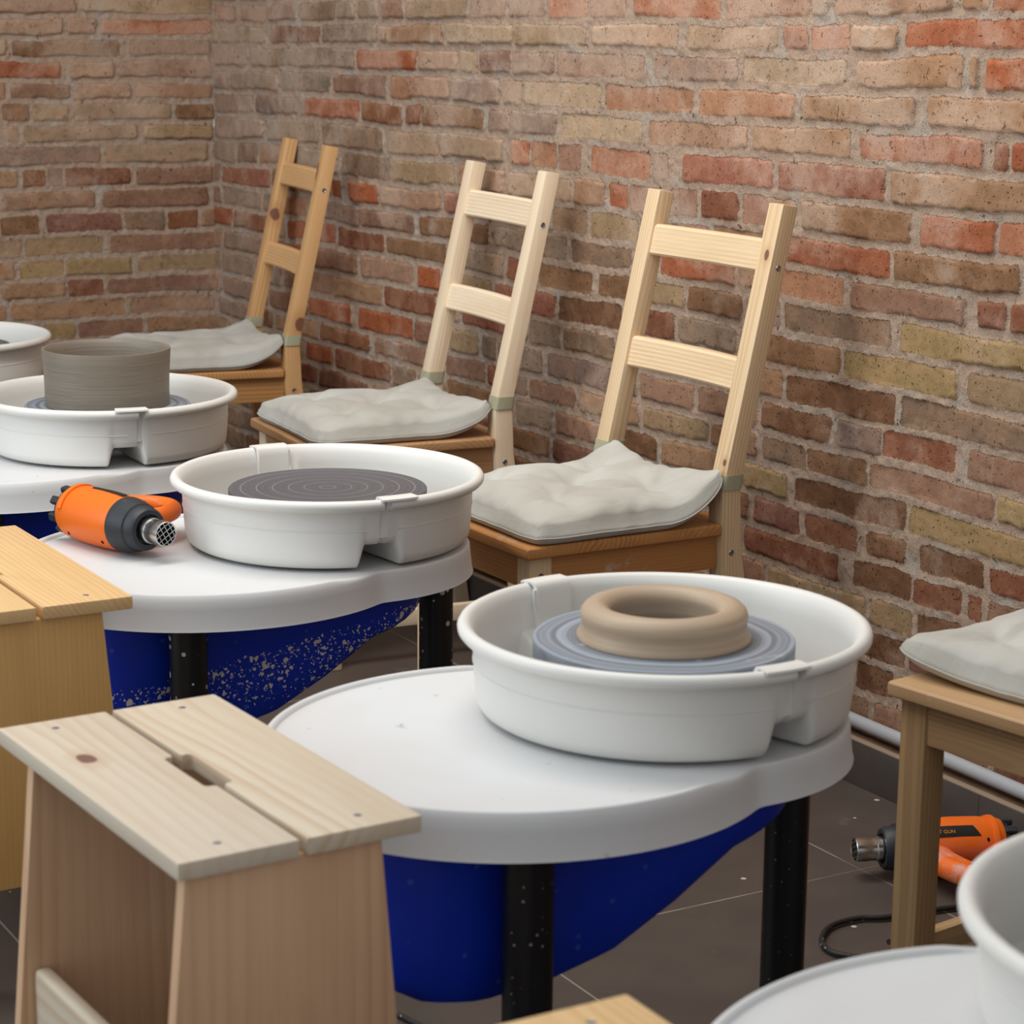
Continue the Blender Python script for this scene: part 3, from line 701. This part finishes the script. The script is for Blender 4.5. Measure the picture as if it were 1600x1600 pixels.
# ------------------------------------------------------------------ chairs
def chair(loc, rz, label, tones, seed):
    random.seed(seed)
    t = thing('ladderback_chair', label, 'chair', (loc[0], loc[1], 0), math.radians(rz), 'pine chairs along the brick wall')
    post, slat, seat, apron = tones
    H = .992; bt = .1076; W = .403; pw = .040
    def fr(z): return 0.0 if z < .5 else bt*(z-.5)/(H-.5)          # front face of the back post
    out = [(.075, 0), (.004, .36), (0, .42), (0, .515), (bt, H), (bt+.031, H-.006), (.037, .52), (.040, .47), (.042, .42), (.108, 0)]
    posts = []
    for s in (-1, 1):
        mb = MB(); prism(mb, out, pw, 'y', .003, lambda p: (p.z, p.y, p.x-(fr(p.z) if p.z > .5 else .1*(.42-p.z))), T(0, s*(W/2-pw/2), 0)); p = mb.build('back_post', post, t); posts.append(p)
        for z, b in ((.885, None), (.405, None)):
            bx = fr(z)+.017 if z > .5 else .022
            m2 = MB(); lathe(m2, [(0, .0012), (.0025, .0006), (.0045, .0016), (.0055, .0)], 14, T(bx, s*W/2, z) @ RX(-s*PI/2)); m2.build('screw', MAT['screw'], p)
    for i, (zt, zb) in enumerate(((.930, .876), (.730, .676))):
        mb = MB(); v = []; f = []; n = 14; w = W/2-pw+.004
        prof2 = [(0.0, zb+.004), (0.0, zt-.004), (.004, zt), (.015, zt), (.018, zt-.004), (.018, zb+.004), (.014, zb), (.004, zb)]
        for j in range(n+1):
            y = -w+2*w*j/n; bow = .010*(1-(y/w)**2)*(1.0 if i else .6)
            for dx, z in prof2: v.append((fr(z)+.004+dx+bow, y, z))
        k = len(prof2)
        for j in range(n):
            for q in range(k): f.append([j*k+q, (j+1)*k+q, (j+1)*k+(q+1) % k, j*k+(q+1) % k])
        f.append(list(range(k))); f.append([n*k+q for q in range(k)][::-1]); mb.add(v, f, None, 'y'); mb.build('back_slat', slat, t)
    # seat: boards with rounded front, side overhang
    mb = MB(); prism(mb, [(-.388, -.206), (-.002, -.206), (-.002, -.165), (.036, -.160), (.036, .160), (-.002, .165), (-.002, .206), (-.388, .206)], .021, 'z', .007, 'y', T(0, 0, .4475), 3); mb.build('seat', seat, t)
    for s in (-1, 1):
        mb = MB(); box(mb, (-.352, s*.171, .2185), (.042, .042, .437), .004, 'z'); p = mb.build('front_leg', post, t)
        m2 = MB(); lathe(m2, [(0, .0012), (.0025, .0006), (.0045, .0016), (.0055, 0)], 14, T(-.352, s*.192, .405) @ RX(-s*PI/2)); m2.build('screw', MAT['screw'], p)
        mb = MB(); box(mb, (-.166, s*.178, .407), (.333, .020, .060), .002, 'x'); mb.build('side_apron', apron, t)
        mb = MB(); box(mb, (-.143, s*.171, .092), (.38, .020, .034), .003, 'x'); mb.build('side_stretcher', slat, t)
    mb = MB(); box(mb, (-.359, 0, .409), (.020, .304, .056), .002, 'y'); mb.build('front_apron', apron, t)
    mb = MB(); box(mb, (.010, 0, .407), (.020, .325, .058), .002, 'y'); mb.build('rear_apron', apron, t)
    return t
p_gold = (lin((222, 184, 134)), lin((186, 134, 84)))
def tones(a, b, sa, sb, ka=(), smear=0.0):
    return (pine('pine_post', lin(a), lin(b), 150, .55, ka), pine('pine_slat', lin(tuple(min(255, x+8) for x in a)), lin(b), 130, .5),
            pine('pine_seat', lin(sa), lin(sb), 110, .7, (), smear*.6), pine('pine_apron', lin(sa), lin(sb), 170, .7, (), smear))
CH1, CH2, CH3, CH4 = (-.1183, -.5732), (-.1356, -1.6039), (-.2208, -2.4905), (-.1605, -3.7108)
chair(CH1, -9.5, 'knotty golden pine chair nearest the corner of the two brick walls', tones((216, 172, 120), (178, 124, 76), (196, 146, 92), (150, 98, 54), (((.04, -.2, .565), .016, (1, 1, .8)), ((.075, .165, .80), .014, (1, .8, .8)), ((.09, -.165, .93), .012, (.4, 1, .5)))), 1)
chair(CH2, -5.3, 'palest whitish pine chair, between the knotty golden chair and the largest chair back', tones((236, 217, 188), (212, 174, 136), (190, 146, 104), (150, 108, 72), ()), 2)
chair(CH3, .7, 'pine chair with orange-brown seat frame behind the pan with the clay ring', tones((227, 201, 164), (192, 150, 104), (196, 140, 84), (150, 96, 50), (((.09, -.185, .905), .007, (1, 1, .6)), ((.012, -.19, .56), .006, (1, 1, .8))), .5), 3)
chair(CH4, 8.3, 'pine chair at the right edge with bare seat corner above a heat gun', tones((182, 148, 106), (146, 108, 70), (200, 164, 122), (160, 120, 82), (((-.331, .17, .21), .012, (1, 1, .7)),), .35), 4)

# cushions
def cushion(loc, rz, label, off, size, T_, lift, seed, straps=True, front=0.0, rot=0.0, seat=.4585):
    rn = np.random.RandomState(seed)
    t = thing('seat_cushion', label, 'cushion', (loc[0], loc[1], 0), math.radians(rz), 'linen cushions on the chairs')
    n = 72; q = np.linspace(-1, 1, n); u, v = np.meshgrid(q, q, indexing='ij')
    # denser near edge
    u = np.sin(u*PI/2)*.55+u*.45; v = np.sin(v*PI/2)*.55+v*.45
    sx, sy = size
    ed = lambda a, b: 1-.055*(1-b**2)*np.abs(a)**2
    rc = 1-.075*(u*u*v*v)**3
    X = sx*u*ed(u, v)*rc; Y = sy*v*ed(v, u)*rc
    Y = Y*(1-.20*np.clip((u-.2)/.8, 0, 1)**2*np.clip(v*2, 0, 1))
    env = np.clip((1-np.abs(u)**3.2)*(1-np.abs(v)**3.2), 0, 1)**.42
    tuft = np.zeros_like(u); fold = np.zeros_like(u)
    for (a, b) in ((0, 0), (.5, .5), (.5, -.5), (-.5, .5), (-.5, -.5)):
        a += rn.uniform(-.05, .05); b += rn.uniform(-.05, .05)
        d = np.hypot(u-a, v-b); ang = np.arctan2(v-b, u-a); dep = .8 if (abs(a) < .2) else .62
        tuft += dep*np.exp(-(d/.20)**1.3); ph = rn.uniform(0, 6)
        fold += np.exp(-(d/.32)**2)*(d/.2)*np.clip(np.cos(ang*4+ph)+.6*np.cos(ang*7+ph*2), -1, 1)
    e = .024
    Zt = seat+e+(T_-e)*env*(1-.80*np.clip(tuft, 0, 1.1))+fold*.0058*env+.004*env*np.sin(u*5+seed)*np.cos(v*4+seed*2)
    cr = np.clip(1-np.abs(np.abs(u)-.95)/.09, 0, 1)*np.sin(v*19+seed*3+2*np.sin(v*5))+np.clip(1-np.abs(np.abs(v)-.95)/.09, 0, 1)*np.sin(u*17+seed*5+2*np.sin(u*6))
    Zt += cr*.0022
    Zb = np.full_like(u, seat+.0015)
    rear = np.clip((u-.30)/.70, 0, 1)**2
    Lz = lift*rear*(.45+.55*np.abs(v)**1.6)+front*np.clip((-u-.5)/.5, 0, 1)**2*np.abs(v)**2
    Zt += Lz*.95; Zb += np.maximum(Lz, 0)
    c, s = math.cos(rot), math.sin(rot)
    X, Y = c*X-s*Y+off[0], s*X+c*Y+off[1]
    X = np.minimum(X, np.where(np.abs(Y) > .15, -.004, .03)+np.clip(Zt-.50, 0, 1)*.21)
    per = [(i, 0) for i in range(n)]+[(n-1, j) for j in range(1, n)]+[(i, n-1) for i in range(n-2, -1, -1)]+[(0, j) for j in range(n-2, 0, -1)]
    mb = MB(); vs = []
    for A in (Zt, Zb):
        for i in range(n):
            for j in range(n): vs.append((X[i, j], Y[i, j], A[i, j]))
    f = []; N2 = n*n
    for i in range(n-1):
        for j in range(n-1):
            f.append([i*n+j, (i+1)*n+j, (i+1)*n+j+1, i*n+j+1]); f.append([N2+i*n+j, N2+i*n+j+1, N2+(i+1)*n+j+1, N2+(i+1)*n+j])
    # bulging side band
    cxm, cym = off; prev = [i*n+j for i, j in per]; L = len(per)
    for fr_, out_ in ((.72, .0055), (.45, .0075), (.2, .0045)):
        cur = []
        for i, j in per:
            k = 1+out_/max(.05, math.hypot(X[i, j]-cxm, Y[i, j]-cym)); cur.append(len(vs))
            xx = cxm+(X[i, j]-cxm)*k
            if xx > -.006 and abs(Y[i, j]) > .14: xx = min(xx, max(X[i, j], -.004))
            vs.append((xx, cym+(Y[i, j]-cym)*k, Zb[i, j]+(Zt[i, j]-Zb[i, j])*fr_))
        for a in range(L): f.append([prev[a], prev[(a+1) % L], cur[(a+1) % L], cur[a]])
        if fr_ == .45: seam = [vs[q] for q in cur]
        prev = cur
    last = [N2+i*n+j for i, j in per]
    for a in range(L): f.append([prev[a], prev[(a+1) % L], last[(a+1) % L], last[a]])
    mb.add(vs, f); mb.build('pad', MAT['fabric'], t, 80)
    # seam around the side band
    mb = MB(); sweep(mb, seam[::3], .0013, .0013, 6, closed=True, sub=2); mb.build('seam', MAT['fabric'], t)
    if straps:
        for sg in (-1, 1):
            mb = MB(); zc0 = .527; bx0 = .003
            # flat band wrapped around the post
            pw, pd = .0215, .0195; yc = sg*(.403/2-.02); xc = .0215
            ring = []
            for k in range(24):
                a = 2*PI*k/24; ca, sa = math.cos(a), math.sin(a); e = .28
                ring.append((xc+pd*math.copysign(abs(ca)**e, ca), yc+pw*math.copysign(abs(sa)**e, sa)))
            v = []; f = []
            for r, dz in ((1.0, -.0125), (1.06, -.0125), (1.06, .0125), (1.0, .0125)):
                for x, y in ring: v.append((xc+(x-xc)*r+dz*.2, yc+(y-yc)*r, zc0+dz))
            for k in range(24):
                m2 = (k+1) % 24
                for b in range(4): f.append([b*24+k, b*24+m2, ((b+1) % 4)*24+m2, ((b+1) % 4)*24+k])
            mb.add(v, f); mb.build('strap', MAT['strap'], t, 50)
    return t
cushion(CH1, -9.5, 'linen seat cushion strapped to the knotty golden chair, nearest the room corner', (-.188, -.008), (.196, .198), .066, .058, 5)
cushion(CH2, -5.3, 'linen seat cushion strapped to the palest whitish chair', (-.190, 0), (.194, .198), .066, .046, 6)
cushion(CH3, .7, 'linen seat cushion strapped to the chair with the orange-brown seat frame', (-.182, -.016), (.192, .195), .070, .070, 8, front=.0)
cushion(CH4, 8.3, 'linen seat cushion lying askew on the chair at the right edge', (-.155, .045), (.192, .194), .066, .02, 9, straps=False, front=.022, rot=math.radians(3))

# ------------------------------------------------------------------ stools
def stool(x0, x1, y0, y1, z, label, top, side, holes, seed, knotmat=None, px=-.015, rz=0.0, inset=.072):
    """two planks with a hand hole on two tapering side panels, low rails"""
    random.seed(seed)
    cx, cy = (x0+x1)/2, (y0+y1)/2; W = x1-x0; L = y1-y0
    t = thing('step_stool', label, 'stool', (cx, cy, 0), math.radians(rz), 'pine stools beside the wheels')
    th = .018; g = .008; hw = .0115; hl = .056
    for s in (-1, 1):
        a, b = g/2, W/2
        o = [(a, -L/2), (b, -L/2), (b, L/2), (a, L/2), (a, hl), (a+.002, hl-.004)]
        o += [(a+hw-.003, hl-.004), (a+hw, hl-.008), (a+hw, -hl+.008), (a+hw-.003, -hl+.004), (a+.002, -hl+.004), (a, -hl)]
        o = [(s*p, q) for p, q in o]
        if s < 0: o = o[::-1]
        mb = MB(); prism(mb, o, th, 'z', .004, 'y', T(0, 0, z-th/2)); pk = mb.build('plank', knotmat if (s < 0 and knotmat) else top, t)
        for yy in (-L/2+.032, L/2-.032):
            m2 = MB(); lathe(m2, [(0, .0006), (.002, .0003), (.0035, .0007), (.0042, 0)], 12, T(s*W*.29, yy, z)); m2.build('screw', MAT['screw'], pk)
    hb, ht = W/2+.020, W/2-.025
    yn, yf = -(L/2-.017), L/2-inset
    for yb in (yn, yf):
        o = [(-hb, 0), (-hb+.055, 0), (-hb+.075, .145), (hb-.075, .145), (hb-.055, 0), (hb, 0), (ht, z-th), (-ht, z-th)]
        mb = MB(); prism(mb, o, .018, 'y', .003, 'z', T(px, yb, 0)); mb.build('side_panel', side, t)
    for s in (-1, 1):
        mb = MB(); box(mb, (px+s*(hb-.046), (yn+yf)/2, .232), (.020, yf-yn-.017, .10), .009, 'y', seg=4); mb.build('rail', top, t)
    return t
s_pale = pine('pine_stool_pale', lin((212, 199, 178)), lin((190, 158, 124)), 60, .55)
s_knot = pine('pine_stool_knot', lin((212, 200, 181)), lin((194, 164, 134)), 60, .5, (((-.085, .09, .53), .011, (1, .6, 1)),))
s_side = pine('pine_stool_side', lin((220, 182, 146)), lin((184, 136, 100)), 60, .45)
s_gold = pine('pine_stool_golden', lin((226, 190, 138)), lin((196, 152, 98)), 150, .5)
s_gside = pine('pine_stool_golden_side', lin((218, 174, 108)), lin((184, 132, 70)), 150, .5)
stool(-1.6985, -1.4410, -3.9115, -3.4365, .53, 'pale pine stool with a knot in its top, before the wheel with the clay ring', s_pale, s_side, True, 31, s_knot, rz=2.2)
stool(-1.628, -1.370, -2.962, -2.466, .53, 'golden pine stool at the left edge beside the heat gun table', s_gold, s_gside, True, 32, inset=.022)
stool(-1.738, -1.4835, -4.84, -4.352, .53, 'pine stool cut off by the bottom edge, one top corner showing', s_gold, s_side, True, 33)

# ------------------------------------------------------------------ heat guns
def heat_gun(loc, rot, label, dusty, text, cord=None, tilt=0.0):
    """nozzle along +X, handle along +Y, lying on its side"""
    body = MAT['orange_dusty'] if dusty else MAT['orange']
    t = thing('heat_gun', label, 'heat gun', loc, 0, 'heat guns'); t.rotation_euler = (0, tilt, rot)
    mb = MB(); pr_ = [(0, -.108), (.034, -.108), (.0385, -.106), (.0415, -.098), (.0435, -.07), (.0445, -.03), (.0435, .005), (.0415, .030), (.0405, .034), (0, .034)]
    lathe(mb, pr_, 72, None, axis='x')
    # parting ribs
    for a in (.45, PI-.45, -.6): lathe(mb, [(.0, -.0), (.0, .0)], 3, axis='x') if False else None
    bo = mb.build('body', body, t, 40)
    mb = MB(); lathe(mb, [(.039, -.095), (.0447, -.0945), (.0452, -.09), (.0447, -.0855), (.039, -.085)], 40, None, .3, PI-.3, 'x')
    mb.build('rib', body, bo)
    for x in (-.075, .012):
        mb = MB(); mb.add(*bbox(.004, .006, .003, .001, 1), M=RX(-1.05 if dusty else 2.2) @ T(x, 0, .0428)); mb.build('screw_recess', MAT['hole'], bo)
    mb = MB(); lathe(mb, [(0, .028), (.0425, .028), (.0425, .034), (.0405, .048), (.0375, .060), (.0372, .062), (.0345, .064), (.0330, .078), (.0300, .082), (.0235, .082), (.0225, .074), (0, .074)], 64, axis='x')
    for k in range(6):
        a = k*PI/3+.3; mb.add(*bbox(.024, .008, .004, .0015, 1), M=RX(a) @ T(.046, 0, .0385) @ RY(.30))
    mb.build('heat_shield', MAT['dark'], t, 35)
    mb = MB(); lathe(mb, [(.019, .070), (.019, .088), (.0198, .089), (.0198, .092), (.0185, .093), (.0185, .104), (.0193, .106), (.0193, .1245), (.0185, .1255), (.0172, .1245), (.0172, .075)], 48, axis='x'); nz = mb.build('nozzle', MAT['steel'], t, 30)
    mb = MB(); lathe(mb, [(0, .112), (.0172, .112)], 32, axis='x'); mb.build('nozzle_core', MAT['hole'], nz)
    mb = MB()
    for k in (-1.5, -.5, .5, 1.5):
        w = 2*math.sqrt(max(.0, .0176**2-(k*.0078)**2))
        mb.add(*bbox(.0015, .0011, w, 0), M=RX(.5) @ T(.1235, k*.0078, 0)); mb.add(*bbox(.0015, w, .0011, 0), M=RX(.5) @ T(.1240, 0, k*.0078))
    mb.build('grille', MAT['steel'], nz)
    mb = MB(); lathe(mb, [(0, -.118), (.028, -.118), (.034, -.115), (.0365, -.106), (0, -.106)], 48, axis='x')
    for k in range(8):
        a = 2*PI*k/8+.2; mb.add(*bbox(.020, .013, .010, .002, 1), M=RX(a) @ T(-.117, 0, .033))
    mb.build('rear_cap', MAT['dark'], t, 35)
    mb = MB(); sweep(mb, [(.020, .026, 0), (.018, .055, 0), (.004, .092, -.002), (-.022, .126, -.004), (-.052, .134, -.004), (-.078, .116, -.002), (-.092, .080, 0), (-.094, .050, 0), (-.092, .026, 0)], .0165 if dusty else .0135, .0175 if dusty else .0145, 20, sub=7)
    if dusty: sweep(mb, [(.006, .030, 0), (.004, .055, -.001), (-.006, .085, -.002), (-.020, .110, -.003)], .024, .0165, 20, sub=6)
    h = mb.build('handle', body, t, 60)
    mb = MB(); sweep(mb, [(-.004, .082, 0), (-.018, .092, 0), (-.022, .104, 0)], .005, .007, 8, sub=4); mb.build('trigger', MAT['dark'], h)
    # sticker
    a0, a1 = (.66, 1.10) if dusty else (1.36, 1.66)
    m2 = MB(); v = []; f = []; n = 10
    x0, x1 = (-.055, .024)
    for i in range(n+1):
        a = a0+(a1-a0)*i/n
        for j in range(7):
            x = x0+(x1-x0)*j/6-(.010*(1-i/n) if j == 0 else 0); r = .0450-abs(x+.02)*.022 if x > -.02 else .0450-abs(x+.02)*.02
            v.append((x, r*math.cos(a), r*math.sin(a)))
    for i in range(n):
        for j in range(6): f.append([i*7+j, (i+1)*7+j, (i+1)*7+j+1, i*7+j+1])
    m2.add(v, f); st = m2.build('sticker', MAT['labelgrey'], t)
    if text:
        cu = bpy.data.curves.new('sticker_text', 'FONT'); cu.body = 'HEAT GUN'; cu.size = .0085; cu.extrude = .0001; cu.materials.append(MAT['labeltext'])
        tmp = bpy.data.objects.new('sticker_text_source', cu); me = bpy.data.meshes.new_from_object(tmp); bpy.data.objects.remove(tmp)
        to = bpy.data.objects.new('sticker_text', me); C.objects.link(to); to.parent = st
        a = (a0+a1)/2-.02; r = .0452
        # letters read from the handle side, line running towards the rear
        to.matrix_local = Matrix.Translation((.018, r*math.cos(a), r*math.sin(a))) @ RX(a-PI/2) @ RZ(PI) @ T(0, -.003, 0)
    if cord:
        inv = (Matrix.Translation(loc) @ RZ(rot)).inverted(); mb = MB()
        sweep(mb, [inv @ Vector(p) for p in cord], .0042, .0042, 10, sub=8); mb.build('power_cord', MAT['rubber'], t, 60)
    return t
p0, p1 = un(105, 795, 2, .531), un(262, 838, 2, .529)
d = p1-p0; mid = (p0+p1)/2
heat_gun((mid[0], mid[1], .5315), math.atan2(d[1], d[0]), 'clean orange heat gun lying on a white wheel table, silver nozzle forward', False, False)
p0, p1 = un(1336, 1327, 2, .046), un(1592, 1316, 2, .046)
d = p0-p1; d /= np.linalg.norm(d); mid = p0-d*.124
heat_gun((mid[0], mid[1], .0455), math.atan2(d[1], d[0]), 'clay-smeared orange heat gun lying on the tile floor behind a chair leg', True, True,
         cord=[(mid[0]-d[0]*.116, mid[1]-d[1]*.116, .045), (mid[0]-d[0]*.135, mid[1]-d[1]*.15-.01, .03), (-.075, -3.33, .006), (-.15, -3.37, .006), (-.25, -3.345, .006), (-.3569, -3.3283, .006), (-.3956, -3.3120, .006), (-.4467, -3.3149, .006), (-.4889, -3.3456, .006), (-.5071, -3.3854, .006), (-.4905, -3.420, .006), (-.44, -3.45, .006), (-.385, -3.455, .006), (-.3465, -3.4400, .006), (-.343, -3.418, .006), (-.37, -3.405, .006), (-.42, -3.41, .010)])

# ------------------------------------------------------------------ light
def area(name, loc, look, size, energy, color):
    l = bpy.data.lights.new(name, 'AREA'); l.shape = 'RECTANGLE'; l.size, l.size_y = size; l.energy = energy; l.color = color
    o = bpy.data.objects.new(name, l); C.objects.link(o); o.location = loc
    o.rotation_euler = (Vector(look)-Vector(loc)).to_track_quat('-Z', 'Y').to_euler(); return o
area('ceiling_light', (-1.9, -3.1, 3.0), (-1.7, -3.0, 0), (2.2, 3.8), 24, (.98, .985, .98))
area('wall_washer', (-1.0, -2.5, 2.85), (-.05, -2.4, 1.2), (.5, 2.6), 52, (1.0, .95, .88))
area('window_light', (-4.4, -1.9, 1.9), (-.8, -2.5, .7), (1.8, 2.6), 66, (.80, .91, 1.0))
w = bpy.data.worlds.new('world'); bpy.context.scene.world = w; w.use_nodes = True
w.node_tree.nodes['Background'].inputs[0].default_value = (.92, .97, 1.0, 1); w.node_tree.nodes['Background'].inputs[1].default_value = .62
vs = bpy.context.scene.view_settings
vs.view_transform = 'Standard'; vs.look = 'None'; vs.exposure = -.22; vs.gamma = 1.0; vs.use_curve_mapping = False
